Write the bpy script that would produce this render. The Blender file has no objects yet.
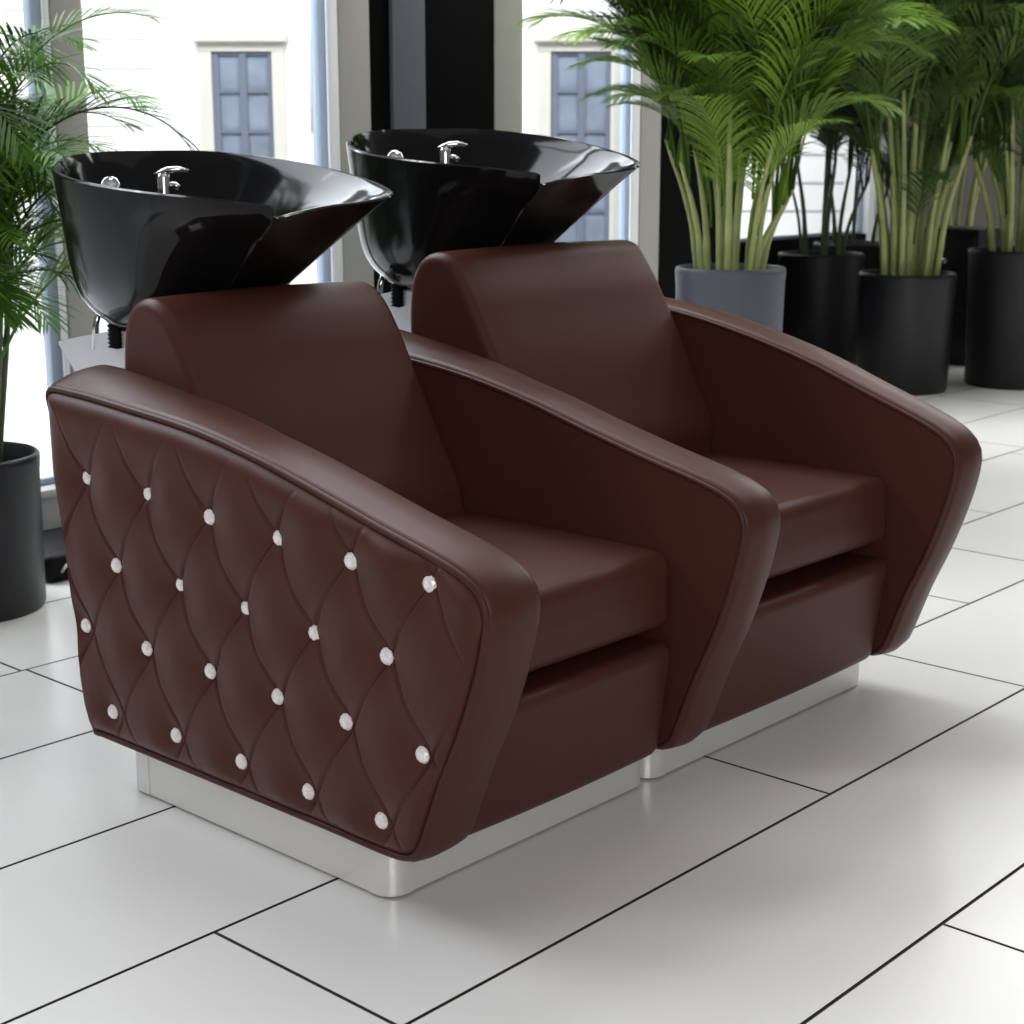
import bpy, bmesh, math, random
from mathutils import Vector, Matrix, noise

random.seed(7)
PI = math.pi
scene = bpy.context.scene
COL = scene.collection

# ------------------------------------------------------------------ object helpers
def thing(name, label, cat, loc=(0, 0, 0), group=None):
    o = bpy.data.objects.new(name, None)
    COL.objects.link(o)
    o.location = loc
    o.empty_display_size = 0.1
    o['label'] = label
    o['category'] = cat
    if group:
        o['group'] = group
    return o

def tag(o, label, cat, group=None):
    o['label'] = label
    o['category'] = cat
    if group:
        o['group'] = group
    return o

def root_loc(p):
    v = Vector((0, 0, 0))
    while p is not None:
        v += Vector(p.location)
        p = p.parent
    return v

def obj(name, bm, mat, parent=None, smooth=True, sharp=None):
    """link a bmesh given in world coordinates as ONE object"""
    off = root_loc(parent)
    if parent is None:                       # own origin at the base centre
        xs = [v.co for v in bm.verts]
        mn = Vector((min(c.x for c in xs), min(c.y for c in xs), min(c.z for c in xs)))
        mx = Vector((max(c.x for c in xs), max(c.y for c in xs), max(c.z for c in xs)))
        off = Vector(((mn.x + mx.x) / 2, (mn.y + mx.y) / 2, mn.z))
    for v in bm.verts:
        v.co -= off
    bmesh.ops.recalc_face_normals(bm, faces=bm.faces)
    me = bpy.data.meshes.new(name)
    bm.to_mesh(me)
    bm.free()
    if smooth:
        for p in me.polygons:
            p.use_smooth = len(p.vertices) < 40
        if sharp:
            me.set_sharp_from_angle(angle=math.radians(sharp))
    if mat is not None:
        me.materials.append(mat)
    o = bpy.data.objects.new(name, me)
    COL.objects.link(o)
    if parent is not None:
        o.parent = parent
    else:
        o.location = off
    return o

def struct(name, bm, mat, parent=None, **k):
    o = obj(name, bm, mat, parent, **k)
    if parent is None:
        o['kind'] = 'structure'
    return o

# ------------------------------------------------------------------ bmesh shapes
def add_box(bm, x0, x1, y0, y1, z0, z1, bev=0.0, seg=2):
    r = bmesh.ops.create_cube(bm, size=1.0)
    vs = r['verts']
    for v in vs:
        v.co = Vector((x0 + (v.co.x + .5) * (x1 - x0), y0 + (v.co.y + .5) * (y1 - y0), z0 + (v.co.z + .5) * (z1 - z0)))
    if bev > 0:
        es = list({e for v in vs for e in v.link_edges})
        bmesh.ops.bevel(bm, geom=es, offset=bev, segments=seg, affect='EDGES', profile=0.5)

def box(*a, **k):
    bm = bmesh.new()
    add_box(bm, *a, **k)
    return bm

def soft_box(x0, x1, y0, y1, z0, z1, r, n=14, deform=None):
    """rounded, grid-meshed box; deform(co) may crown it"""
    c = Vector(((x0 + x1) / 2, (y0 + y1) / 2, (z0 + z1) / 2))
    h = Vector(((x1 - x0) / 2, (y1 - y0) / 2, (z1 - z0) / 2))
    def knots(hh):
        ks = []
        m = 5
        for i in range(m + 1):
            a = i / m * PI / 4
            ks.append(-hh + r - r * math.tan(PI / 4 - a) if False else -hh + r * (1 - math.tan(PI / 4 * (1 - i / m))))
        mid = [(-hh + r) + (2 * hh - 2 * r) * i / n for i in range(1, n)]
        return ks + mid + [-k for k in reversed(ks)]
    K = [knots(h.x), knots(h.y), knots(h.z)]
    bm = bmesh.new()
    for ax in range(3):
        a, b = (ax + 1) % 3, (ax + 2) % 3
        for s in (-1, 1):
            grid = []
            for u in K[a]:
                row = []
                for w in K[b]:
                    p = Vector((0, 0, 0))
                    p[ax] = s * h[ax]
                    p[a] = u
                    p[b] = w
                    inner = Vector([max(-(h[i] - r), min(h[i] - r, p[i])) for i in range(3)])
                    d = p - inner
                    q = inner + d.normalized() * r if d.length > 1e-9 else p
                    row.append(bm.verts.new(q + c))
                grid.append(row)
            for i in range(len(grid) - 1):
                for j in range(len(grid[0]) - 1):
                    bm.faces.new((grid[i][j], grid[i + 1][j], grid[i + 1][j + 1], grid[i][j + 1]))
    bmesh.ops.remove_doubles(bm, verts=bm.verts, dist=1e-5)
    if deform:
        for v in bm.verts:
            v.co = deform(v.co.copy())
    return bm

def catmull(pts, n, closed=False):
    P = [Vector(p) for p in pts]
    N = len(P)
    out = []
    rng = range(N) if closed else range(N - 1)
    for i in rng:
        p1, p2 = P[i], P[(i + 1) % N]
        p0 = P[i - 1] if (closed or i > 0) else p1 + (p1 - p2)
        p3 = P[(i + 2) % N] if (closed or i + 2 < N) else p2 + (p2 - p1)
        def tj(t, a, b):
            return t + max((b - a).length, 1e-6) ** 0.5
        t0 = 0.0
        t1 = tj(t0, p0, p1)
        t2 = tj(t1, p1, p2)
        t3 = tj(t2, p2, p3)
        for k in range(n):
            t = t1 + (t2 - t1) * k / n
            A1 = p0 * ((t1 - t) / (t1 - t0)) + p1 * ((t - t0) / (t1 - t0))
            A2 = p1 * ((t2 - t) / (t2 - t1)) + p2 * ((t - t1) / (t2 - t1))
            A3 = p2 * ((t3 - t) / (t3 - t2)) + p3 * ((t - t2) / (t3 - t2))
            B1 = A1 * ((t2 - t) / (t2 - t0)) + A2 * ((t - t0) / (t2 - t0))
            B2 = A2 * ((t3 - t) / (t3 - t1)) + A3 * ((t - t1) / (t3 - t1))
            out.append(B1 * ((t2 - t) / (t2 - t1)) + B2 * ((t - t1) / (t2 - t1)))
    if not closed:
        out.append(P[-1])
    return out

def add_tube(bm, pts, rad, seg=8, closed=False, caps=True):
    P = [Vector(p) for p in pts]
    N = len(P)
    R = rad if isinstance(rad, (list, tuple)) else [rad] * N
    rings = []
    up = None
    for i in range(N):
        a = P[i - 1] if (i > 0 or closed) else P[i]
        b = P[(i + 1) % N] if (i < N - 1 or closed) else P[i]
        t = (b - a).normalized()
        if up is None:
            up = Vector((0, 0, 1)) if abs(t.z) < .9 else Vector((1, 0, 0))
        s = t.cross(up).normalized()
        up = s.cross(t).normalized()
        rings.append([bm.verts.new(P[i] + (s * math.cos(2 * PI * k / seg) + up * math.sin(2 * PI * k / seg)) * R[i]) for k in range(seg)])
    for i in range(N if closed else N - 1):
        A, B = rings[i], rings[(i + 1) % N]
        for k in range(seg):
            bm.faces.new((A[k], A[(k + 1) % seg], B[(k + 1) % seg], B[k]))
    if not closed and caps:
        bm.faces.new(list(reversed(rings[0])))
        bm.faces.new(rings[-1])

def tube(*a, **k):
    bm = bmesh.new()
    add_tube(bm, *a, **k)
    return bm

def add_lathe(bm, prof, c, seg=48, axis=None):
    """prof: (radius, height) pairs, spun around z at c (or along axis)"""
    c = Vector(c)
    M = Matrix.Identity(3)
    if axis is not None:
        M = Vector((0, 0, 1)).rotation_difference(Vector(axis)).to_matrix()
    rings = []
    for r, z in prof:
        if r < 1e-6:
            rings.append([bm.verts.new(c + M @ Vector((0, 0, z)))])
        else:
            rings.append([bm.verts.new(c + M @ Vector((r * math.cos(2 * PI * k / seg), r * math.sin(2 * PI * k / seg), z))) for k in range(seg)])
    for A, B in zip(rings, rings[1:]):
        for k in range(seg):
            k2 = (k + 1) % seg
            if len(A) == 1 and len(B) == 1:
                continue
            if len(A) == 1:
                bm.faces.new((A[0], B[k2], B[k]))
            elif len(B) == 1:
                bm.faces.new((A[k], A[k2], B[0]))
            else:
                bm.faces.new((A[k], A[k2], B[k2], B[k]))

def lathe(*a, **k):
    bm = bmesh.new()
    add_lathe(bm, *a, **k)
    return bm

def loop_resample(pts, n):
    L = [0]
    N = len(pts)
    for i in range(N):
        L.append(L[-1] + (pts[(i + 1) % N] - pts[i]).length)
    out = []
    j = 0
    for k in range(n):
        d = L[-1] * k / n
        while L[j + 1] < d:
            j += 1
        f = (d - L[j]) / max(L[j + 1] - L[j], 1e-9)
        out.append(pts[j % N].lerp(pts[(j + 1) % N], f))
    return out

def inset_loop(pts, d):
    """inset a planar (y,z) loop (Vector2 list, counter-clockwise) by d"""
    N = len(pts)
    area = sum(pts[i].x * pts[(i + 1) % N].y - pts[(i + 1) % N].x * pts[i].y for i in range(N))
    sg = 1 if area > 0 else -1
    out = []
    for i in range(N):
        t = (pts[(i + 1) % N] - pts[i - 1]).normalized()
        out.append(pts[i] + Vector((-t.y, t.x)) * d * sg)
    return out

def slab(profile, x0, x1, r0, r1, crown=0.0, n=140):
    """profile: (y,z) loop; extruded along x with rounded edges of radius r0 / r1"""
    base = loop_resample([Vector(p) for p in profile], n)
    rings = []
    cap0 = [(x0, r0 * 1.9), (x0, r0 * 1.15)]
    for k in range(6):
        a = k / 5 * PI / 2
        rings.append((x0 + r0 * (1 - math.sin(a)), r0 * (1 - math.cos(a))))
    rings = list(reversed([(x0 + r0 * (1 - math.cos(k / 5 * PI / 2)), r0 * (1 - math.sin(k / 5 * PI / 2))) for k in range(6)]))
    rings = [(x0 + r0 * (1 - math.cos(k / 5 * PI / 2)), r0 * (1 - math.sin(k / 5 * PI / 2))) for k in range(6)]
    body = []
    for k in range(1, 6):
        f = k / 6
        body.append((x0 + r0 + (x1 - r1 - x0 - r0) * f, -crown * math.sin(PI * f)))
    end = [(x1 - r1 * (1 - math.cos(k / 5 * PI / 2)), r1 * (1 - math.sin(k / 5 * PI / 2))) for k in reversed(range(6))]
    seq = cap0 + rings + body + end + [(x1, r1 * 1.15), (x1, r1 * 1.9)]
    bm = bmesh.new()
    R = []
    for x, ins in seq:
        lp = inset_loop(base, ins)
        R.append([bm.verts.new((x, p.x, p.y)) for p in lp])
    for A, B in zip(R, R[1:]):
        for k in range(n):
            k2 = (k + 1) % n
            bm.faces.new((A[k], A[k2], B[k2], B[k]))
    for ring in (R[0], R[-1]):
        c = bm.verts.new(sum((v.co for v in ring), Vector()) / n)
        for k in range(n):
            bm.faces.new((ring[k], ring[(k + 1) % n], c))
    return bm

# ------------------------------------------------------------------ materials
def new_mat(name):
    m = bpy.data.materials.new(name)
    m.use_nodes = True
    nt = m.node_tree
    b = nt.nodes['Principled BSDF']
    return m, nt, b

def pmat(name, col, rough=.5, metal=0.0, var=.0, vscale=8, bump=0.0, bscale=200, coat=0.0, spec=.5, aniso=None):
    m, nt, b = new_mat(name)
    b.inputs['Roughness'].default_value = rough
    b.inputs['Metallic'].default_value = metal
    b.inputs['Specular IOR Level'].default_value = spec
    b.inputs['Coat Weight'].default_value = coat
    b.inputs['Coat Roughness'].default_value = .05
    tc = nt.nodes.new('ShaderNodeTexCoord')
    nz = nt.nodes.new('ShaderNodeTexNoise')
    nz.inputs['Scale'].default_value = vscale
    nz.inputs['Detail'].default_value = 4
    mp = nt.nodes.new('ShaderNodeMapping')
    if aniso:
        mp.inputs['Scale'].default_value = aniso
    nt.links.new(tc.outputs['Object'], mp.inputs['Vector'])
    nt.links.new(mp.outputs['Vector'], nz.inputs['Vector'])
    mix = nt.nodes.new('ShaderNodeMix')
    mix.data_type = 'RGBA'
    mix.inputs['A'].default_value = (*[c * (1 - var) for c in col], 1)
    mix.inputs['B'].default_value = (*[min(1, c * (1 + var)) for c in col], 1)
    nt.links.new(nz.outputs['Fac'], mix.inputs['Factor'])
    nt.links.new(mix.outputs['Result'], b.inputs['Base Color'])
    if bump > 0:
        v = nt.nodes.new('ShaderNodeTexVoronoi')
        v.inputs['Scale'].default_value = bscale
        nt.links.new(mp.outputs['Vector'], v.inputs['Vector'])
        bp = nt.nodes.new('ShaderNodeBump')
        bp.inputs['Strength'].default_value = bump
        bp.inputs['Distance'].default_value = .002
        nt.links.new(v.outputs['Distance'], bp.inputs['Height'])
        nt.links.new(bp.outputs['Normal'], b.inputs['Normal'])
    return m

LEATHER = pmat('brown leather', (.064, .0205, .0142), rough=.42, var=.10, vscale=5, bump=.06, bscale=420, spec=.17)
PIPING = pmat('dark brown leather piping', (.055, .018, .0125), rough=.45, var=.1, spec=.2)
STEEL = pmat('brushed stainless steel', (.70, .69, .67), rough=.28, metal=.38, var=.06, vscale=30, aniso=(1, 1, 30))
CHROME = pmat('chrome', (.60, .60, .61), rough=.10, metal=1.0, var=.02)
SHELL = pmat('pale grey rear shell', (.62, .62, .63), rough=.25, metal=.45, var=.04)
PORCELAIN = pmat('gloss black ceramic', (.0055, .0055, .006), rough=.10, var=.1, spec=.22)
RUBBER = pmat('black rubber', (.004, .004, .0045), rough=.5, var=.1, spec=.12)
CRYSTAL = pmat('pink white crystal', (.95, .80, .73), rough=.10, var=.40, vscale=170, spec=1.0, coat=.6)  # strong colour speckle paints in the sparkle of the facets
POT_DARK = pmat('charcoal planter', (.0085, .009, .0115), rough=.40, var=.15, vscale=4, spec=.35)
POT_BLACK = pmat('black planter', (.006, .006, .007), rough=.5, var=.15, vscale=4, spec=.4)
POT_GREY = pmat('slate grey planter', (.085, .09, .115), rough=.5, var=.08, vscale=4)
SOIL = pmat('dark soil', (.012, .009, .007), rough=.95, var=.5, vscale=60, bump=.6, bscale=90)
FRAME_W = pmat('warm white painted frame', (.36, .352, .328), rough=.45, var=.03)
FRAME_WW = pmat('white window frame', (.80, .82, .85), rough=.4, var=.02)
FRAME_B = pmat('blue grey window frame', (.42, .50, .62), rough=.35, var=.05)
SILL = pmat('grey white sill', (.55, .55, .55), rough=.45, var=.03)
BLACKWALL = pmat('black lacquered column', (.0025, .0025, .003), rough=.5, var=.1, spec=.05)
REFLECTION_GREY = pmat('painted column reflection', (.11, .115, .135), rough=.4, var=.05, spec=.3)  # lighter grey stands in for a reflection on the black column
TOEKICK = pmat('black toe kick', (.01, .01, .011), rough=.5, var=.1)
DARKWALL = pmat('dark taupe wall', (.05, .047, .04), rough=.7, var=.1)

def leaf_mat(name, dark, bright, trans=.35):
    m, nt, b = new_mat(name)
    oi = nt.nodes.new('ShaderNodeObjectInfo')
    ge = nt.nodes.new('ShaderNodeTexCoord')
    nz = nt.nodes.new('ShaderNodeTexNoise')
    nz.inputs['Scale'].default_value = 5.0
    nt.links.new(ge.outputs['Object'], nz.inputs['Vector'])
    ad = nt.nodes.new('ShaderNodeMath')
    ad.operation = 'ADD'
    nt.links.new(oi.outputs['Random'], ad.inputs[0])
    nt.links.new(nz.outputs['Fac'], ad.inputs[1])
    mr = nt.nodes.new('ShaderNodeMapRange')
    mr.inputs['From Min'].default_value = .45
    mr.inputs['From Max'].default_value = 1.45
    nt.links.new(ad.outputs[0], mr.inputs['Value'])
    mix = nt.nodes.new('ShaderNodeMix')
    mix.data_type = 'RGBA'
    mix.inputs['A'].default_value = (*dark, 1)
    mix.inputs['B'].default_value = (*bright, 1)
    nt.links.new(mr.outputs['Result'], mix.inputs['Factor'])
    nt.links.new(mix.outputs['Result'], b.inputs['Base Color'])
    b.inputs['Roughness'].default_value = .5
    b.inputs['Specular IOR Level'].default_value = .25
    tr = nt.nodes.new('ShaderNodeBsdfTranslucent')
    nt.links.new(mix.outputs['Result'], tr.inputs['Color'])
    ms = nt.nodes.new('ShaderNodeMixShader')
    ms.inputs[0].default_value = trans
    nt.links.new(b.outputs[0], ms.inputs[1])
    nt.links.new(tr.outputs[0], ms.inputs[2])
    nt.links.new(ms.outputs[0], nt.nodes['Material Output'].inputs['Surface'])
    return m

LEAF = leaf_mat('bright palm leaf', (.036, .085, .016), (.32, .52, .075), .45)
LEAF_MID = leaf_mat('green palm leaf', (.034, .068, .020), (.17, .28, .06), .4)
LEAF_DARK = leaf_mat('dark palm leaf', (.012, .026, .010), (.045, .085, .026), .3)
CANE = pmat('yellow green cane', (.33, .37, .14), rough=.45, var=.35, vscale=7, aniso=(1, 1, 3))
CANE_DARK = pmat('dark green cane', (.07, .10, .035), rough=.5, var=.35, vscale=7)

def glass_mat():
    m, nt, b = new_mat('clear window glass')
    nt.nodes.remove(b)
    t = nt.nodes.new('ShaderNodeBsdfTransparent')
    t.inputs['Color'].default_value = (.97, .985, 1, 1)
    g = nt.nodes.new('ShaderNodeBsdfGlossy')
    g.inputs['Roughness'].default_value = .02
    lw = nt.nodes.new('ShaderNodeLayerWeight')
    lw.inputs['Blend'].default_value = .12
    ml = nt.nodes.new('ShaderNodeMath')
    ml.operation = 'MULTIPLY'
    ml.inputs[1].default_value = .35
    nt.links.new(lw.outputs['Fresnel'], ml.inputs[0])
    ms = nt.nodes.new('ShaderNodeMixShader')
    nt.links.new(ml.outputs[0], ms.inputs[0])
    nt.links.new(t.outputs[0], ms.inputs[1])
    nt.links.new(g.outputs[0], ms.inputs[2])
    nt.links.new(ms.outputs[0], nt.nodes['Material Output'].inputs['Surface'])
    return m
GLASS = glass_mat()

def floor_mats():
    m, nt, b = new_mat('satin porcelain floor tile')
    tc = nt.nodes.new('ShaderNodeTexCoord')
    nz = nt.nodes.new('ShaderNodeTexNoise')
    nz.inputs['Scale'].default_value = 1.3
    nz.inputs['Detail'].default_value = 5
    nt.links.new(tc.outputs['Object'], nz.inputs['Vector'])
    mix = nt.nodes.new('ShaderNodeMix')
    mix.data_type = 'RGBA'
    mix.inputs['A'].default_value = (.635, .622, .605, 1)
    mix.inputs['B'].default_value = (.695, .685, .665, 1)
    nt.links.new(nz.outputs['Fac'], mix.inputs['Factor'])
    nt.links.new(mix.outputs['Result'], b.inputs['Base Color'])
    b.inputs['Roughness'].default_value = .24
    b.inputs['Specular IOR Level'].default_value = .6
    g = pmat('dark grout', (.035, .028, .026), rough=.8, var=.2, vscale=40)
    return m, g
TILE, GROUT = floor_mats()

# ------------------------------------------------------------------ floor
def build_floor():
    ys = [-3.4, -2.99, -2.59, -2.19, -1.80, -1.42, -1.04, -.66, -.278, .113, .535, .96, 1.395, 1.83, 2.27, 2.71, 3.15, 3.6]
    joints = {
        -.278: [-3.2, -2.2, -1.28, -.237, .815, 1.60, 2.55, 3.5, 4.5, 5.5, 6.5, 7.5, 8.5],
        .113: [-3.0, -2.0, -1.0, .45, 1.30, 2.112, 2.61, 3.6, 4.6, 5.6, 6.6, 7.6, 8.6],
        .535: [-3.2, -2.3, -1.3, .3, 1.25, 2.1, 3.1, 4.1, 5.1, 6.1, 7.1, 8.1],
        1.395: [-3.0, -2.0, -.8, .228, 1.2, 2.2, 3.2, 4.2, 5.2, 6.2, 7.2, 8.2],
        -.66: [-3.3, -2.3, -1.4, 2.35, 3.4, 4.4, 5.4, 6.4, 7.4, 8.4],
    }
    bm = bmesh.new()
    g = .0032
    xl, xr = -4.2, 10.5
    def quad(x0, x1, y0, y1, z, mi):
        f = bm.faces.new([bm.verts.new((x0, y0, z)), bm.verts.new((x1, y0, z)), bm.verts.new((x1, y1, z)), bm.verts.new((x0, y1, z))])
        f.material_index = mi
    quad(xl, xr, ys[0], ys[-1], -.003, 1)
    for i in range(len(ys) - 1):
        js = joints.get(ys[i]) or [-3.5 + .37 * (i % 3) + k for k in range(13)]
        js = [xl] + js + [xr]
        for a, b in zip(js, js[1:]):
            quad(a + g, b - g, ys[i] + g, ys[i + 1] - g, 0.0, 0)
    off = Vector((0, 0, 0))
    me = bpy.data.meshes.new('floor')
    bm.to_mesh(me)
    bm.free()
    me.materials.append(TILE)
    me.materials.append(GROUT)
    o = bpy.data.objects.new('floor', me)
    COL.objects.link(o)
    o['kind'] = 'structure'
build_floor()

# ------------------------------------------------------------------ window wall
W = 2.3      # inner face of the front window wall
W3 = 3.4     # the window wall of the deeper bay on the right
HT = 2.9

def window(name, x0, x1, y, z0, z1):
    root = bpy.data.objects.new(name, None)
    COL.objects.link(root)
    root.location = ((x0 + x1) / 2, y, z0)
    root['kind'] = 'structure'
    fr = .046
    bm = bmesh.new()
    add_box(bm, x0, x0 + fr, y, y + .03, z0, z1, .004)
    add_box(bm, x1 - fr, x1, y, y + .03, z0, z1, .004)
    add_box(bm, x0 + fr, x1 - fr, y, y + .03, z0, z0 + .02, .004)
    add_box(bm, x0 + fr, x1 - fr, y, y + .03, z1 - .06, z1, .004)
    obj('window_frame', bm, FRAME_B, root, sharp=30)
    obj('pane', box(x0 + fr, x1 - fr, y + .012, y + .018, z0 + .02, z1 - .06), GLASS, root, smooth=False)

def post(name, x0, x1, y0, y1, mat=FRAME_W, z0=0):
    return struct(name, box(x0, x1, y0, y1, z0, HT, .006), mat, sharp=30)

# front wall, left to right
window('window_1', -1.55, .992, W + .05, .175, HT)
post('trim_1', .956, .978, W + .005, W + .016, FRAME_WW)
post('trim_2', .978, 1.077, W, W + .14)
window('window_2', 1.060, 2.010, W + .05, .175, HT)
post('trim_3', 1.964, 2.01, W + .004, W + .016, FRAME_WW)
post('trim_4', 2.01, 2.142, W, W + .14)
def black_column(name, x0, x1):
    bm = box(x0, x1, W, W + .11, 0, HT, .006)
    return struct(name, bm, BLACKWALL, sharp=30)
black_column('wall_pillar', 2.142, 2.728)
struct('trim_5', box(2.225, 2.374, W - .018, W + .002, 0, HT, .004), REFLECTION_GREY, sharp=30)  # thin strip added to paint the column's pale reflection
post('trim_6', 2.728, 2.876, W, W + .14)
window('window_3', 2.850, 3.575, W + .05, .175, HT)
post('trim_7', 3.51, 3.561, W + .004, W + .016, FRAME_WW)
post('trim_8', 3.561, 3.69, W, W + .14)
black_column('wall_pillar_2', 3.69, 4.25)
# low sill walls under the windows
for i, (a, b) in enumerate(((-1.55, .956), (1.077, 1.964), (2.876, 3.51))):
    bm = box(a, b, W, W + .12, .034, .150, .004)
    add_box(bm, a, b, W - .012, W + .12, .150, .176, .006)
    add_box(bm, a, b, W - .006, W + .004, .034, .046, .002)
    struct('baseboard_front' if i == 0 else 'baseboard_front_%d' % (i + 1), bm, SILL, sharp=30)
    struct('trim_%d' % (9 + i), box(a, b, W + .02, W + .12, 0, .034), TOEKICK, smooth=False)
# deep bay
bm = bmesh.new()
pl = [(4.06, W + .08), (4.25, W + .08), (5.62, W3), (5.62, W3 + .15), (5.45, W3 + .15)]
lo = [bm.verts.new((a, b, 0)) for a, b in pl]
hi = [bm.verts.new((a, b, HT)) for a, b in pl]
for k in range(5):
    bm.faces.new((lo[k], lo[(k + 1) % 5], hi[(k + 1) % 5], hi[k]))
bm.faces.new(lo)
bm.faces.new(hi)
struct('wall_side', bm, DARKWALL, smooth=False)
struct('wall_back', box(5.62, 7.19, W3, W3 + .15, 0, .60), BLACKWALL, smooth=False)
window('window_4', 5.62, 7.19, W3 + .03, .60, HT)
post('trim_12', 7.19, 7.27, W3 - .01, W3 + .1, FRAME_WW)
post('trim_13', 7.27, 7.42, W3 - .03, W3 + .1)
struct('wall_back_2', box(7.42, 10.5, W3, W3 + .15, 0, HT), DARKWALL, smooth=False)
struct('wall_right', box(10.35, 10.5, -3.4, W3, 0, HT), DARKWALL, smooth=False)

# ------------------------------------------------------------------ camera
CAM = Vector((-1.557, -1.672, 1.12))
PITCH, YAW = math.radians(12.736), math.radians(42.24)
Fv = Vector((math.cos(YAW) * math.cos(PITCH), math.sin(YAW) * math.cos(PITCH), -math.sin(PITCH)))
Rv = Vector((math.sin(YAW), -math.cos(YAW), 0))
Uv = Rv.cross(Fv)
cd = bpy.data.cameras.new('camera')
cam = bpy.data.objects.new('camera', cd)
COL.objects.link(cam)
M = Matrix((Rv, Uv, -Fv)).transposed().to_4x4()
M.translation = CAM
cam.matrix_world = M
cd.sensor_width = 36
cd.lens = 1625.7 * 36 / 1024
cd.clip_start = .05
cd.dof.use_dof = True
cd.dof.focus_distance = 2.6
cd.dof.aperture_fstop = 9.0
scene.camera = cam

# ------------------------------------------------------------------ exterior
FH = Vector((math.cos(YAW), math.sin(YAW), 0))
ORG = Vector((CAM.x, CAM.y, 0)) + FH * 12
FAC_W = pmat('white painted render', (.82, .82, .80), rough=.8, var=.03, vscale=3)
FAC_GAP = pmat('shadowed siding groove', (.40, .40, .40), rough=.8, var=.03)
FAC_TRIM = pmat('cream stone surround', (.46, .45, .40), rough=.8, var=.04)
FAC_FRAME = pmat('slate blue window paint', (.10, .115, .155), rough=.5, var=.05)
FAC_GLASS = pmat('reflecting window pane', (.17, .20, .25), rough=.2, var=.55, vscale=3.2)
def fbox(bm, u0, u1, d0, d1, z0, z1):
    """box in the facade's own frame: u along it, d towards the salon"""
    r = bmesh.ops.create_cube(bm, size=1.0)
    for v in r['verts']:
        u = u0 + (v.co.x + .5) * (u1 - u0)
        d = d0 + (v.co.y + .5) * (d1 - d0)
        z = z0 + (v.co.z + .5) * (z1 - z0)
        v.co = ORG + Rv * u - FH * d + Vector((0, 0, z))
bld = thing('building', 'white rendered building across the street with slate blue windows', 'building', ORG)
bm = bmesh.new()
fbox(bm, -24, 16, -.4, 0, -1.2, 7)
obj('wall', bm, FAC_W, bld, smooth=False)
for u0, u1 in ((-3.6, -2.55), (-.9, -.15), (1.2, 2.4)):
    bm = bmesh.new()
    for k in range(-8, 14):
        z = 1.844 + k * .2
        fbox(bm, u0, u1, -.005, .008, z, z + .012)
    obj('siding', bm, FAC_GAP, bld, smooth=False)
for uc in (-1.92, .49, 2.9):
    bm = bmesh.new()
    w = .215
    fbox(bm, uc - w - .09, uc - w, -.01, .05, .2, 1.78)
    fbox(bm, uc + w, uc + w + .09, -.01, .05, .2, 1.78)
    fbox(bm, uc - w - .09, uc + w + .09, -.01, .055, 1.765, 1.83)
    fbox(bm, uc - w - .12, uc + w + .12, -.01, .11, 1.83, 1.875)
    obj('window_surround', bm, FAC_TRIM, bld, smooth=False)
    bm = bmesh.new()
    fbox(bm, uc - w, uc + w, -.02, .006, .2, 1.765)
    gl = obj('window_pane', bm, FAC_GLASS, bld, smooth=False)
    bm = bmesh.new()
    fbox(bm, uc - w, uc - w + .05, -.01, .03, .2, 1.765)
    fbox(bm, uc + w - .03, uc + w, -.01, .03, .2, 1.765)
    fbox(bm, uc - .02, uc + .03, -.01, .035, .2, 1.765)
    for z in (1.74, 1.48, 1.20, .92, .64, .36):
        fbox(bm, uc - w, uc + w, -.01, .028, z, z + .025)
    obj('window_frame', bm, FAC_FRAME, bld, smooth=False)
bm = bmesh.new()
add_tube(bm, [ORG + Rv * -1.43 - FH * .04 + Vector((0, 0, z)) for z in (1.2, 1.5, 1.85)], .012)
obj('downpipe', bm, FAC_GAP, bld)
PAVE = pmat('pale street paving', (.62, .62, .63), rough=.8, var=.05)
bm = bmesh.new()
v = [bm.verts.new(p) for p in ((-18, W + .2, -.16), (26, W + .2, -.16), (26, 30, -.16), (-18, 30, -.16))]
bm.faces.new(v)
struct('street', bm, PAVE, smooth=False)

# ------------------------------------------------------------------ shampoo chairs
ARM1 = [(.733, .087), (.78, .403), (.816, .66), (.824, .695), (.812, .712), (.74, .714), (.572, .703), (.398, .688), (.24, .661), (.104, .629),
        (-.013, .598), (-.13, .570), (-.175, .556), (-.207, .539), (-.225, .517), (-.230, .490), (-.226, .462), (-.213, .41), (-.18, .317), (-.138, .224), (-.106, .143),
        (-.092, .112), (-.072, .094), (-.045, .087), (.1, .087), (.4, .087), (.60, .087), (.71, .087)]
ARM1 = [(y - .009 * max(0.0, min(1.0, (.1 - y) / .15)), z) for y, z in ARM1]
def bump_arm(prof, dz_back, dz_mid, dz_front, dy_back=0.0):
    out = []
    for y, z in prof:
        k = max(0, min(1, (z - .1) / .4))
        t = (y + .23) / .8
        if t < .4:
            dz = dz_front + (dz_mid - dz_front) * t / .4
        else:
            dz = dz_mid + (dz_back - dz_mid) * min(1, (t - .4) / .6)
        out.append((y + dy_back * k * max(0, min(1, t)), z + dz * k))
    return out
ARM2 = bump_arm(ARM1, .03, .016, .018)
ARM3 = bump_arm(ARM1, .085, .062, .022)

def smooth_profile(p, n=6):
    return [Vector((q.x, q.y)) for q in catmull([(a, b, 0) for a, b in p], n, closed=True)]

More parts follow.
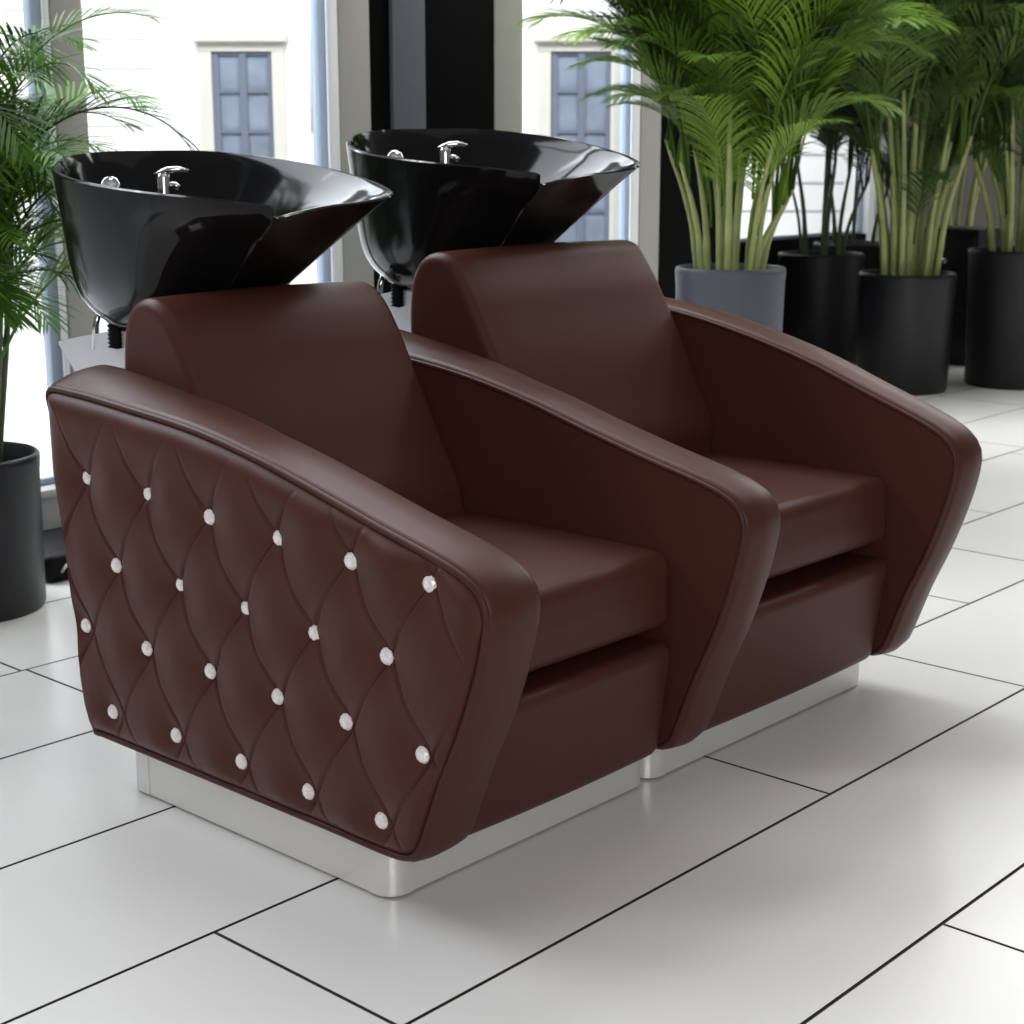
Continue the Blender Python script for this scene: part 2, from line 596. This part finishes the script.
BUTTONS = [[(.703, .563), (.527, .56), (.361, .547), (.197, .539), (.032, .532), (-.126, .526)],
           [(.624, .422), (.451, .419), (.283, .412), (.12, .405), (-.041, .404)],
           [(.727, .295), (.547, .291), (.375, .289), (.207, .285), (.049, .283), (-.112, .273)],
           [(.658, .152), (.476, .154), (.303, .153), (.14, .147), (-.024, .147)]]
BTN = [b for row in BUTTONS for b in row]
def tuft_coords(y, z):
    r = (.545 + .022 * (y - .2) - z) / .1315      # row index
    X = (y - .034) / .166                           # along the row
    if True:
        X += 0.0
    return X + r / 2, X - r / 2, r
def tuft_height(y, z):
    u, v, r = tuft_coords(y, z)
    du = abs(u - round(u))
    dv = abs(v - round(v))
    pil = (math.sin(PI * u) * math.sin(PI * v)) ** 2
    dmin = min(math.hypot((y - a) * 1.0, (z - b) * 1.0) for a, b in BTN)
    dim = 1 - math.exp(-(dmin / .042) ** 2)
    dim2 = 1 - math.exp(-(dmin / .016) ** 2)
    near = math.exp(-(dmin / .055) ** 2)
    fade = 1.0 if r > -.3 else max(0.0, 1 + (r + .3) / .75)
    cr = (math.exp(-(du / .019) ** 2) + math.exp(-(dv / .019) ** 2)) * (.30 + .70 * near) * fade
    return .006 + .0036 * pil * (1 if r > -.2 else max(.25, 1 + (r + .2))) + .0100 * dim + .004 * dim2 - .0058 * min(cr, 1.2)

def tufted_panel(prof, x):
    lp = inset_loop(loop_resample(smooth_profile(prof), 400), .013)
    ys = [p.x for p in lp]
    y0, y1 = min(ys), max(ys)
    def zr(y):
        zs = []
        N = len(lp)
        for i in range(N):
            a, b = lp[i], lp[(i + 1) % N]
            if (a.x - y) * (b.x - y) <= 0 and a.x != b.x:
                zs.append(a.y + (b.y - a.y) * (y - a.x) / (b.x - a.x))
        return min(zs), max(zs)
    NY, NZ = 400, 270
    bm = bmesh.new()
    G = []
    for i in range(NY + 1):
        f = i / NY
        y = y0 + (y1 - y0) * (.5 - .5 * math.cos(PI * f)) * .35 + (y1 - y0) * f * .65
        y = min(max(y, y0 + 1e-4), y1 - 1e-4)
        a, b = zr(y)
        row = []
        for j in range(NZ + 1):
            z = a + (b - a) * j / NZ
            edge = min((z - a), (b - z), (y - y0) * .8 + .004, (y1 - y) * .8 + .004)
            # distance to the slanted ends
            e = 1 - math.exp(-max(0.0, edge) / .014)
            h = tuft_height(y, z) * e
            row.append(bm.verts.new((x - h, y, z)))
        G.append(row)
    for i in range(NY):
        for j in range(NZ):
            bm.faces.new((G[i][j], G[i + 1][j], G[i + 1][j + 1], G[i][j + 1]))
    return bm

BACK1 = [(.345, .40), (.383, .452), (.395, .502), (.441, .581), (.48, .653), (.53, .74), (.556, .785), (.59, .832), (.618, .855), (.655, .865), (.695, .853), (.722, .818),
         (.733, .77), (.735, .70), (.725, .60), (.70, .50), (.67, .42), (.60, .385), (.45, .38)]
BACK2 = [(y - .062 * max(0.0, min(1, (z - .36) / .12)) * (1.0 if y < .60 else 1.15), z + (.051 if z > .6 else .0 + .046 * max(0, (z - .36) / .24))) for y, z in BACK1]

def rounded_plan(x0, x1, y0, y1, z0, z1, r):
    """box with rounded vertical corners and a slim top edge"""
    loop = []
    for cx, cy, a0 in ((x1 - r, y1 - r, 0), (x0 + r, y1 - r, 90), (x0 + r, y0 + r, 180), (x1 - r, y0 + r, 270)):
        for k in range(9):
            a = math.radians(a0 + 90 * k / 8)
            loop.append((cx + r * math.cos(a), cy + r * math.sin(a)))
    bm = bmesh.new()
    R = [[bm.verts.new((a, b, z)) for a, b in loop] for z in (z0, z1)]
    n = len(loop)
    for k in range(n):
        bm.faces.new((R[0][k], R[0][(k + 1) % n], R[1][(k + 1) % n], R[1][k]))
    bm.faces.new(R[1])
    bm.faces.new(list(reversed(R[0])))
    return bm

def crystal(y, z, x, parent, r=.0132):
    rim = bmesh.new()
    pts = [(x + .001, y + r * math.cos(a), z + r * math.sin(a)) for a in [2 * PI * k / 20 for k in range(20)]]
    # a faceted gem with its rim in one small mesh
    bm = bmesh.new()
    rim.free()
    n = 8
    prof = [(1.0, .0), (1.02, .0025), (.78, .0065), (.42, .0088)]
    rings = []
    for i, (k, h) in enumerate(prof):
        rings.append([bm.verts.new((x - h, y + r * k * math.cos(2 * PI * (j + .5 * (i % 2)) / n), z + r * k * math.sin(2 * PI * (j + .5 * (i % 2)) / n))) for j in range(n)])
    for i in range(len(rings) - 1):
        A, B = rings[i], rings[i + 1]
        for j in range(n):
            j2 = (j + 1) % n
            if i % 2 == 0:
                bm.faces.new((A[j], A[j2], B[j]))
                bm.faces.new((A[j2], B[j2], B[j]))
            else:
                bm.faces.new((A[j], A[j2], B[j2]))
                bm.faces.new((A[j], B[j2], B[j]))
    bm.faces.new(rings[-1])
    bm.faces.new(rings[0])
    return obj('crystal_button', bm, CRYSTAL, parent, smooth=False)

RIM = [(.225, .485, 1.015), (.195, .520, 1.022), (.165, .565, 1.028), (.135, .706, 1.037), (.14, .863, 1.046), (.17, 1.03, 1.059), (.215, 1.133, 1.074), (.30, 1.215, 1.094),
       (.40, 1.240, 1.103), (.49, 1.198, 1.105), (.55, 1.109, 1.105), (.585, .991, 1.097), (.60, .854, 1.084), (.595, .731, 1.068), (.57, .619, 1.053),
       (.545, .555, 1.044), (.520, .505, 1.034), (.498, .492, 1.026), (.45, .500, 1.019), (.37, .508, 1.013), (.29, .502, 1.004), (.235, .490, .998), (.219, .480, 1.003)]

def basin(parent, T):
    """T maps first-chair coordinates to this chair"""
    rim = catmull(RIM, 10, closed=True)
    rim = loop_resample(rim, 200)
    cen = Vector((.36, .86, 0))
    def bottom(p, zb, rx, ry, f=0.0):
        rx *= 1 - .42 * f
        ry *= 1 - .30 * f
        a = math.atan2((p.y - cen.y) / .36, (p.x - cen.x) / .23)
        return Vector((cen.x - .005 + rx * math.cos(a), cen.y + .03 + ry * math.sin(a), zb))
    def sst(e0, e1, x):
        x = max(0.0, min(1.0, (x - e0) / (e1 - e0)))
        return x * x * (3 - 2 * x)
    def frontness(p, t=1.0):
        if p.x > .36:
            return 1 - sst(.50, 1.05, p.y)
        f = 1 - sst(.49, .80, p.y)
        # short crease running down from the near horn
        top = 1 - sst(.04, .26, t)
        sharp = 1.0 if p.x > .222 and p.z < 1.012 else 0.0
        return f * (1 - top) + sharp * top
    bm = bmesh.new()
    rings = []
    def inward(p, d):
        q = Vector((cen.x, cen.y, p.z)) - p
        q.z = 0
        return p + q.normalized() * d
    NT = 26
    for k in reversed(range(NT + 1)):
        t = k / NT
        row = []
        for p in rim:
            f = frontness(p, t)
            b = bottom(p, .778 + .04 * max(0, (p.y - .9)), .15, .14, f)
            s = f * t ** .95 + (1 - f) * (.32 * t + .68 * t ** 10)
            q = p.lerp(b, s)
            q.z = p.z + (b.z - p.z) * t
            row.append(bm.verts.new(T(q)))
        rings.append(row)
    rings.append([bm.verts.new(T(inward(p, .003) + Vector((0, 0, .003)))) for p in rim])
    rings.append([bm.verts.new(T(inward(p, .011) + Vector((0, 0, .003)))) for p in rim])
    rings.append([bm.verts.new(T(inward(p, .0135) - Vector((0, 0, .001)))) for p in rim])
    for k in range(1, 15):
        t = k / 14
        row = []
        for p in rim:
            p2 = inward(p, .0155)
            b = bottom(p, .86, .07, .07)
            f = frontness(p, t)
            s = f * t + (1 - f) * (.30 * t + .70 * t ** 5)
            q = p2.lerp(b, s)
            q.z = p2.z + (b.z - p2.z) * t
            row.append(bm.verts.new(T(q)))
        rings.append(row)
    n = len(rim)
    for A, B in zip(rings, rings[1:]):
        for k in range(n):
            bm.faces.new((A[k], A[(k + 1) % n], B[(k + 1) % n], B[k]))
    bm.faces.new(rings[0])
    bm.faces.new(rings[-1])
    bs = obj('basin', bm, PORCELAIN, parent, sharp=42)
    # mixer tap on the back deck
    c = Vector((.265, .845, 0))
    bm = bmesh.new()
    add_lathe(bm, [(0, .90), (.013, .90), (.013, 1.030), (.012, 1.040), (.012, 1.062), (.010, 1.068), (0, 1.069)], c, 20)
    add_tube(bm, [c + Vector((.008, -.010, 1.048)), c + Vector((.013, -.019, 1.047)), c + Vector((.016, -.024, 1.042))], [.006, .006, .0055], 10)
    o = obj('mixer_tap', bm, CHROME, bs)
    o.data.transform(Matrix.Identity(4))
    bm = bmesh.new()
    add_tube(bm, [c + Vector((-.012, .010, 1.066)), c + Vector((.006, -.005, 1.074)), c + Vector((.020, -.018, 1.076)), c + Vector((.034, -.031, 1.073))], [.004, .0065, .0055, .003], 10)
    obj('tap_lever', bm, CHROME, bs)
    d = Vector((.225, .955, 1.044))
    ax = Vector((-.45, -.72, .5)).normalized()
    bm = bmesh.new()
    add_lathe(bm, [(0, .004), (.010, .004), (.0125, .008), (.0165, .008), (.0175, .002), (.0165, -.06), (0, -.06)], d, 24, axis=ax)
    obj('hose_ring', bm, CHROME, bs)
    bm = bmesh.new()
    add_lathe(bm, [(0, .006), (.0115, .0065), (.0115, .003)], d, 20, axis=ax)
    obj('spray_rose', bm, SHELL, bs)
    for q in bs.children:                       # move with the transform of this chair
        dv = T(c + Vector((0, 0, 1.04))) - (c + Vector((0, 0, 1.04)))
        q.data.transform(Matrix.Translation(dv))
    return bs

def rear_stand(parent, T):
    bm = bmesh.new()
    prof = [(.70, .09), (.95, .09), (1.00, .45), (1.102, .693), (1.168, .735), (1.160, .741), (1.096, .752), (.916, .784), (.76, .80), (.70, .78)]
    a = [bm.verts.new(T(Vector((.22, y, z)))) for y, z in prof]
    b = [bm.verts.new(T(Vector((.50, y, z)))) for y, z in prof]
    n = len(prof)
    for k in range(n):
        bm.faces.new((a[k], a[(k + 1) % n], b[(k + 1) % n], b[k]))
    bm.faces.new(a)
    bm.faces.new(list(reversed(b)))
    for v in bm.verts:
        v.co.z = max(v.co.z, .0)
    bmesh.ops.bevel(bm, geom=list(bm.edges), offset=.006, segments=2, affect='EDGES')
    st = obj('rear_housing', bm, SHELL, parent, sharp=35)
    bm = tube([T(Vector(p)) for p in ((.235, 1.02, .83), (.225, 1.03, .78), (.222, 1.035, .735))], .006, 8)
    obj('support_rod', bm, CHROME, parent)
    bm = tube([T(Vector(p)) for p in ((.30, 1.0, .83), (.30, 1.02, .77), (.30, 1.03, .735))], .006, 8)
    obj('support_rod', bm, CHROME, parent)
    bm = bmesh.new()
    prof = [(0, .74)]
    for k in range(8):
        z = .745 + k * .008
        prof += [(.019, z), (.015, z + .004)]
    prof += [(.015, .82), (0, .82)]
    add_lathe(bm, prof, (0, 0, 0), 18)
    for v in bm.verts:
        v.co = T(v.co + Vector((.222, .955, 0)))
    obj('drain_hose', bm, RUBBER, parent)

def piping(prof, x, ins, r, parent):
    lp = inset_loop(loop_resample(smooth_profile(prof), 220), ins)
    # run along back, top and front, ending under the front corner
    pts = [(x, p.x, p.y) for p in lp]
    return obj('piping', tube(pts, r, 8, closed=True), PIPING, parent)

def make_arm(parent, prof, x0, x1, r0, r1, tufted=False, inner_pipe=True, rise=.03):
    bm = slab(smooth_profile(prof), x0, x1, r0, r1, crown=.004)
    for v in bm.verts:                       # the top swells inward towards the back
        k = max(0, min(1, (v.co.y - .30) / .40)) * max(0, min(1, (v.co.z - .45) / .2))
        v.co.z += rise * k * (v.co.x - x0) / (x1 - x0)
    a = obj('armrest', bm, LEATHER, parent)
    if tufted:
        obj('tufted_side_panel', tufted_panel(prof, x0 + .002), LEATHER, a)
        piping(prof, x0 + .001, .009, .0058, a)
        for y, z in BTN:
            crystal(y, z, x0 - tuft_height(y, z) + .0005, a)
    if inner_pipe:
        piping(prof, x0 + .0015, r0 * .62, .0048, a)
    return a

def seat_parts(parent, x0, x1, zs, back, dz):
    def crown(c):
        cx = (c.x - (x0 + x1) / 2) / ((x1 - x0) / 2)
        cyy = (c.y - .16) / .26
        k = max(0, 1 - cx * cx) * max(0, 1 - cyy * cyy)
        if c.z > .40:
            c.z += .014 * k
        # seat front face leans a little
        if c.y < 0:
            c.y += .006 * (1 - cx * cx) * -1 * max(0, 1 - abs(c.z - .39) / .07)
        return c
    obj('seat_cushion', soft_box(x0 + .002, x1 - .002, -.096, .43, .322 + dz, .455 + dz, .026, deform=crown), LEATHER, parent)
    def lean(c):
        k = (c.z - .085) / .21
        if c.y < .05:
            c.y += -.030 * k
            c.y -= .006 * max(0, 1 - ((c.x - (x0 + x1) / 2) / ((x1 - x0) / 2)) ** 2)
        return c
    obj('front_panel', soft_box(x0 - .004, x1 - .001, -.076, .12, .085, .298 + dz * .6, .026, deform=lean), LEATHER, parent)
    obj('seat_frame', box(x0, x1, .0, .66, .09, .34), RUBBER, parent, smooth=False)
    obj('backrest', slab(smooth_profile(back), x0 - (.016 if x0 < .3 else 0), x1 - .001, .020, .020, crown=.004), LEATHER, parent)

def plinth(parent, x0, x1):
    b = obj('base', rounded_plan(x0, x1, -.010, .66, .004, .088, .035), STEEL, parent, sharp=40)
    obj('shadow_gap', rounded_plan(x0 + .006, x1 - .006, -.004, .654, 0, .004, .03), RUBBER, b, sharp=40)  # dark slice under the base, stands in for the shadow line at the floor
    for cx, cy2, sx, sy in ((x0, -.010, 1, 1), (x0, .66, 1, -1)):
        loop = []
        R = .0355
        bm = bmesh.new()
        ang0 = 180 if sy > 0 else 90
        pts = []
        for k in range(9):
            a = math.radians(ang0 + 90 * k / 8)
            pts.append((cx + .035 + R * math.cos(a), cy2 + sy * .035 + R * math.sin(a)))
        if sy > 0:
            pts = [(pts[0][0], .036)] + pts + [(x0 + .046, pts[-1][1])]
        else:
            pts = [(x0 + .05, .66)] + pts + [(pts[-1][0], .602)]
        m = Vector((x0 + .05, .05 if sy > 0 else .61))
        ring = []
        for d, z in ((-.0014, .004), (-.0014, .087), (.003, .087), (.003, .004)):
            ring.append([bm.verts.new((p[0] + (m.x - p[0]) / max((m - Vector(p)).length, .01) * d, p[1] + (m.y - p[1]) / max((m - Vector(p)).length, .01) * d, z)) for p in pts])
        for i in range(4):
            A, B = ring[i], ring[(i + 1) % 4]
            for k in range(len(pts) - 1):
                bm.faces.new((A[k], A[k + 1], B[k + 1], B[k]))
        bm.faces.new([r[0] for r in ring])
        bm.faces.new([r[-1] for r in ring])
        obj('corner_cap', bm, STEEL, b, sharp=40)
    return b

T1 = lambda p: p.copy()
def T2(p):
    # second basin: a little higher and shorter
    x = .885 + (p.x - .225) * 1.15
    y = .470 + (p.y - .485) * .85
    z = 1.060 + (p.z - 1.015) * 1.03
    return Vector((x, y, z))

ch1 = thing('shampoo_chair', 'brown leather shampoo chair with diamond tufted crystal-studded side and black basin behind', 'salon chair', (.30, .33, 0), 'brown shampoo chairs with black basins')
make_arm(ch1, ARM1, -.021, .098, .010, .026, tufted=True, inner_pipe=False)
make_arm(ch1, ARM2, .588, .702, .016, .026)
seat_parts(ch1, .092, .588, .46, BACK1, .0)
plinth(ch1, 0, .636)
basin(ch1, T1)
rear_stand(ch1, T1)

ch2 = thing('shampoo_chair', 'brown leather shampoo chair with black basin and plain side, beside the grey pot palm', 'salon chair', (1.02, .33, 0), 'brown shampoo chairs with black basins')
make_arm(ch2, ARM3, 1.310, 1.424, .016, .026, rise=0)
seat_parts(ch2, .703, 1.310, .46, BACK2, .018)
plinth(ch2, .640, 1.392)
basin(ch2, T2)
rear_stand(ch2, T2)

# ------------------------------------------------------------------ plants
def frond_mesh(name, L, th0, th1, pairs, leaf, width, petiole, mat, seed, droop=.5, vee=.5):
    """one pinnate palm frond rising along +z and arching towards +x"""
    rnd = random.Random(seed)
    bm = bmesh.new()
    N = 22
    pts = [Vector((0, 0, 0))]
    sway = rnd.uniform(-.12, .12)
    for i in range(N):
        s = (i + .5) / N
        th = th0 + (th1 - th0) * s ** 1.4
        pts.append(pts[-1] + Vector((math.sin(th), sway * s, math.cos(th))) * (L / N))
    add_tube(bm, pts, [.0065 * L * (1 - .85 * i / N) + .0006 for i in range(N + 1)], 5)
    def at(s):
        f = s * N
        i = min(int(f), N - 1)
        p = pts[i].lerp(pts[i + 1], f - i)
        t = (pts[i + 1] - pts[i]).normalized()
        return p, t
    for k in range(pairs):
        s = petiole + (1 - petiole) * (k + .5) / pairs
        for sd in (-1, 1):
            s2 = min(.999, s + rnd.uniform(-.3, .3) / pairs)
            p, t = at(s2)
            side = Vector((0, sd, 0))
            side = (side - t * side.dot(t)).normalized()
            nor = t.cross(side) * sd
            if nor.z < 0 and t.z > -.5:
                nor = -nor
            q = (s2 - petiole) / (1 - petiole)
            ln = leaf * (math.sin(PI * min(1, .16 + .80 * q)) ** .7) * rnd.uniform(.82, 1.12)
            fwd = 1.0 + .8 * q + rnd.uniform(-.12, .12)
            d = (side + t * fwd + nor * (vee * (1 - .5 * q)) + Vector((0, 0, rnd.uniform(-.1, .1)))).normalized()
            wv = t.cross(d).cross(d).normalized() if False else (t - d * t.dot(d)).normalized()
            w = width * rnd.uniform(.8, 1.15)
            prev = None
            cur = p.copy()
            dd = d.copy()
            SEG = 5
            for j in range(SEG + 1):
                f = j / SEG
                ww = w * (.35 + 1.3 * f) * (1 - f) ** .75 * 1.15 if j < SEG else 0
                if j == SEG:
                    vs = [bm.verts.new(cur)]
                else:
                    vs = [bm.verts.new(cur - wv * ww / 2), bm.verts.new(cur + wv * ww / 2)]
                if prev:
                    if len(vs) == 2:
                        bm.faces.new((prev[0], prev[1], vs[1], vs[0]))
                    else:
                        bm.faces.new((prev[0], prev[1], vs[0]))
                prev = vs
                dd = (dd + Vector((0, 0, -droop * (.5 + f) / SEG))).normalized()
                cur = cur + dd * (ln / SEG)
    me = bpy.data.meshes.new(name)
    bm.to_mesh(me)
    bm.free()
    for p in me.polygons:
        p.use_smooth = True
    me.materials.append(mat)
    return me

def pot(parent, c, r, h, mat, soil=True, lip=.02, taper=.92):
    x, y = c
    prof = [(0, 0), (r * taper * .97, 0), (r * taper, .012), (r * .985, h - .05), (r, h - .02), (r, h - .006), (r - .006, h), (r - lip + .004, h), (r - lip, h - .006), (r - lip - .004, h - .09), (0, h - .09)]
    obj('pot', lathe(prof, (x, y, 0), 56), mat, parent, sharp=50)
    if soil:
        bm = lathe([(0, h - .055), (r * .5, h - .058), (r - lip - .002, h - .066), (r - lip - .002, h - .085), (0, h - .085)], (x, y, 0), 32)
        for v in bm.verts:
            v.co.z += .006 * noise.noise(v.co * 40)
        obj('soil', bm, SOIL, parent)

MESHES = {}
def fronds(kind):
    if kind in MESHES:
        return MESHES[kind]
    out = []
    if kind in ('bright', 'mid', 'dark'):
        mat = {'bright': LEAF, 'mid': LEAF_MID, 'dark': LEAF_DARK}[kind]
        for i in range(6):
            out.append(frond_mesh('palm_frond', 1.15, .0, .75 + .22 * i, 46, .36, .017, .22, mat, 11 + i, droop=.8, vee=.5))
    if kind == 'left':
        for i in range(6):
            out.append(frond_mesh('palm_frond', .58, .25, 1.6 + .2 * i, 26, .20, .0105, .16, LEAF_LEFT, 40 + i, droop=.45, vee=.35))
    MESHES[kind] = out
    return out
LEAF_LEFT = leaf_mat('left palm leaf', (.014, .042, .007), (.14, .32, .035), .4)

def place_frond(parent, me, loc, az, scale, tilt=0.0, ymax=None, reach=.8):
    if ymax is not None and loc[1] + scale * reach * math.sin(az) > ymax:
        az = -az                              # grows towards the room, not through the window
    o = bpy.data.objects.new('frond', me)
    COL.objects.link(o)
    o.parent = parent
    o.location = Vector(loc) - Vector(parent.location)
    o.rotation_euler = (0, tilt, az)
    o.scale = (scale, scale, scale)
    return o

def palm(name, label, c, r, h, potmat, kind, ncane, cane_h, spread, seed, canemat=CANE, scale=(.8, 1.15), per=4, cane_r=.013, taper=.92, group='potted palms by the windows', skirt=0, ymax=3.32, k=1.0, left=0):
    rnd = random.Random(seed)
    t = thing(name, label, 'plant', (c[0], c[1], 0), group)
    pot(t, c, r, h, potmat, taper=taper)
    ms = fronds(kind)
    for i in range(ncane):
        a = 2 * PI * (i * .618) + rnd.uniform(-.3, .3)
        rr = r * .62 * math.sqrt((i + .5) / ncane)
        b = Vector((c[0] + rr * math.cos(a), c[1] + rr * math.sin(a), h - .065))
        ch = rnd.uniform(*cane_h)
        out = spread * (.35 + .65 * rr / (r * .62)) * rnd.uniform(.6, 1.2)
        top = b + Vector((out * math.cos(a), out * math.sin(a), ch))
        mid = b + Vector((out * .3 * math.cos(a), out * .3 * math.sin(a), ch * .5))
        pts = catmull([b, mid, top], 7)
        cr = cane_r * rnd.uniform(.75, 1.2)
        n = len(pts)
        obj('cane', tube(pts, [cr * (1 - .45 * k / (n - 1)) * (1.12 if k % 4 == 0 else 1) for k in range(n)], 8), canemat, t)
        d = (pts[-1] - pts[-3]).normalized()
        for q in range(per):
            az = a + rnd.uniform(-1.2, 1.2) if q < per - 1 else rnd.uniform(0, 2 * PI)
            base = pts[-1 - min(q, 3)]
            place_frond(t, rnd.choice(ms), base, az, rnd.uniform(*scale), rnd.uniform(-.08, .25), ymax)
    for q in range(skirt):
        a = rnd.uniform(0, 2 * PI) if q % 3 else rnd.uniform(1.8, 3.6)
        z = h + k * rnd.uniform(.08, .45)
        place_frond(t, ms[rnd.randrange(3, 6)], (c[0] + .08 * math.cos(a), c[1] + .08 * math.sin(a), z), a, k * rnd.uniform(.5, .8), rnd.uniform(.0, .2), ymax)
    for q in range(left):
        a = rnd.uniform(1.7, 2.9)
        z = h + k * rnd.uniform(.30, .75)
        place_frond(t, ms[rnd.randrange(1, 5)], (c[0] + .10 * math.cos(a), c[1] + .10 * math.sin(a), z), a, k * rnd.uniform(.45, .68), rnd.uniform(.1, .35), ymax)
    return t

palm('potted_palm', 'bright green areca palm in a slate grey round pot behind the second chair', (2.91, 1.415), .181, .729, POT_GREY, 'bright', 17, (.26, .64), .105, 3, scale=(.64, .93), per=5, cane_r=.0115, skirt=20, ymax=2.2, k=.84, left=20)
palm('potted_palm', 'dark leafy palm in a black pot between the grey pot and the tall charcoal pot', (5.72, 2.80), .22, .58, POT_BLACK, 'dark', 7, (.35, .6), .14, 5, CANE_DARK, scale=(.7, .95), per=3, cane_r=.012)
palm('potted_palm', 'green palm with thick pale canes in a tall charcoal pot above the far armrest', (5.27, 2.06), .222, .545, POT_DARK, 'mid', 14, (.55, .95), .17, 8, scale=(.85, 1.2), per=5, cane_r=.018, skirt=10)
palm('potted_palm', 'green palm in a black cylinder pot cut by the right edge of the picture', (5.78, 1.76), .235, .64, POT_BLACK, 'mid', 11, (.4, .8), .15, 9, scale=(.8, 1.1), per=5, cane_r=.019, skirt=8)
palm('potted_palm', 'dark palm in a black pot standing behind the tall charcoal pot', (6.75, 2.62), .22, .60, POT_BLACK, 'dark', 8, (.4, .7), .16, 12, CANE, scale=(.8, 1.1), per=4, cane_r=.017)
palm('potted_palm', 'dark small palm in a wide black planter under the rear window', (6.55, 3.12), .21, .585, POT_BLACK, 'dark', 5, (.35, .55), .10, 15, CANE_DARK, scale=(.5, .7), per=3, cane_r=.011)

# the near palm on the left
t = thing('potted_palm', 'fine-leaved palm in a black pot beside the tufted side at the left edge', 'plant', (.42, 1.93, 0), 'potted palms by the windows')
pot(t, (.42, 1.93), .183, .388, POT_DARK, taper=.96, lip=.012)
rnd = random.Random(21)
ms = fronds('left')
for i in range(13):
    a = 2 * PI * i * .618
    rr = .10 * math.sqrt((i + .5) / 13)
    b = Vector((.42 + rr * math.cos(a), 1.93 + rr * math.sin(a), .32))
    ch = rnd.uniform(.55, 1.1)
    top = b + Vector((.10 * math.cos(a), .10 * math.sin(a), ch))
    pts = catmull([b, b.lerp(top, .5) + Vector((.01, 0, 0)), top], 6)
    obj('cane', tube(pts, [.009 - .004 * k / (len(pts) - 1) for k in range(len(pts))], 7), CANE_DARK, t)
    for k in range(9):
        base = pts[-1 - k]
        place_frond(t, rnd.choice(ms), base, rnd.uniform(0, 2 * PI), rnd.uniform(.7, 1.05), rnd.uniform(-.1, .3), 2.24, .42)

# ------------------------------------------------------------------ small things on the floor
case = thing('equipment_case', 'small black case with a thin metal handle on the floor by the left window', 'case', (.86, 2.12, 0))
obj('case_body', soft_box(.66, 1.10, 1.97, 2.26, 0, .075, .02, n=6), RUBBER, case)
bm = tube([(.70, 1.975, .025), (.70, 1.952, .045), (.72, 1.950, .060), (.90, 1.950, .060)], .004, 6)
obj('handle', bm, STEEL, case)
bm = box(.735, .86, 1.962, 1.985, .030, .042, .002)
obj('clasp', bm, CHROME, case, sharp=30)

cab = thing('drawer_cabinet', 'black low drawer cabinet with small chrome knobs between the right pots', 'cabinet', (6.35, 2.38, 0))
obj('cabinet_body', box(6.22, 6.49, 2.19, 2.57, 0.0, .70, .008), POT_BLACK, cab, sharp=30)
for z0, z1, zk in ((.04, .26, .14), (.28, .66, .54)):
    d = obj('drawer', box(6.205, 6.225, 2.205, 2.555, z0, z1, .004), POT_BLACK, cab, sharp=30)
    obj('knob', lathe([(0, 0), (.008, 0), (.008, .015), (.016, .02), (.016, .03), (0, .034)], (6.205, 2.355, zk), 16, axis=(-1, 0, 0)), CHROME, d)

# ------------------------------------------------------------------ light
w = bpy.data.worlds.new('soft room light')
scene.world = w
w.use_nodes = True
nt = w.node_tree
bg = nt.nodes['Background']
tc = nt.nodes.new('ShaderNodeTexCoord')
sp = nt.nodes.new('ShaderNodeSeparateXYZ')
nt.links.new(tc.outputs['Generated'], sp.inputs[0])
rp = nt.nodes.new('ShaderNodeValToRGB')
rp.color_ramp.elements[0].position = .0
rp.color_ramp.elements[0].color = (.30, .30, .30, 1)
rp.color_ramp.elements[1].position = .9
rp.color_ramp.elements[1].color = (.75, .76, .80, 1)
nt.links.new(sp.outputs['Z'], rp.inputs['Fac'])
nt.links.new(rp.outputs['Color'], bg.inputs['Color'])
bg.inputs['Strength'].default_value = .42

def area(name, loc, target, sx, sy, power, col=(1, 1, 1)):
    ld = bpy.data.lights.new(name, 'AREA')
    ld.shape = 'RECTANGLE'
    ld.size, ld.size_y = sx, sy
    ld.energy = power
    ld.color = col
    o = bpy.data.objects.new(name, ld)
    COL.objects.link(o)
    o.location = loc
    d = Vector(target) - Vector(loc)
    o.rotation_euler = d.to_track_quat('-Z', 'Y').to_euler()
    return o
area('ceiling_light', (.6, -.2, 3.3), (.5, .2, 0), 3.0, 2.2, 8, (1, .97, .93))
area('front_fill', (-2.7, -3.6, 1.9), (.6, 0, .4), 2.0, 1.6, 84, (1, .97, .94))  # added fill lamp from the camera's left, not a salon fixture
area('right_light', (7.4, 1.3, 3.4), (4.0, .8, 0), 2.5, 2.0, 60, (1, .98, .95))
area('window_light', (.6, 3.9, 3.8), (.2, .8, 0), 7.0, 2.4, 470, (.93, .96, 1))
fo = ORG - FH * 5.5
area('facade_fill', (fo.x, fo.y, 6.2), tuple(ORG + Vector((0, 0, 1.0))), 12, 3, 1550, (1, 1, 1))  # added lamp above the view, brightens the building across the street

scene.view_settings.view_transform = 'Standard'
scene.view_settings.look = 'None'
scene.view_settings.exposure = 0
scene.cycles.use_denoising = True
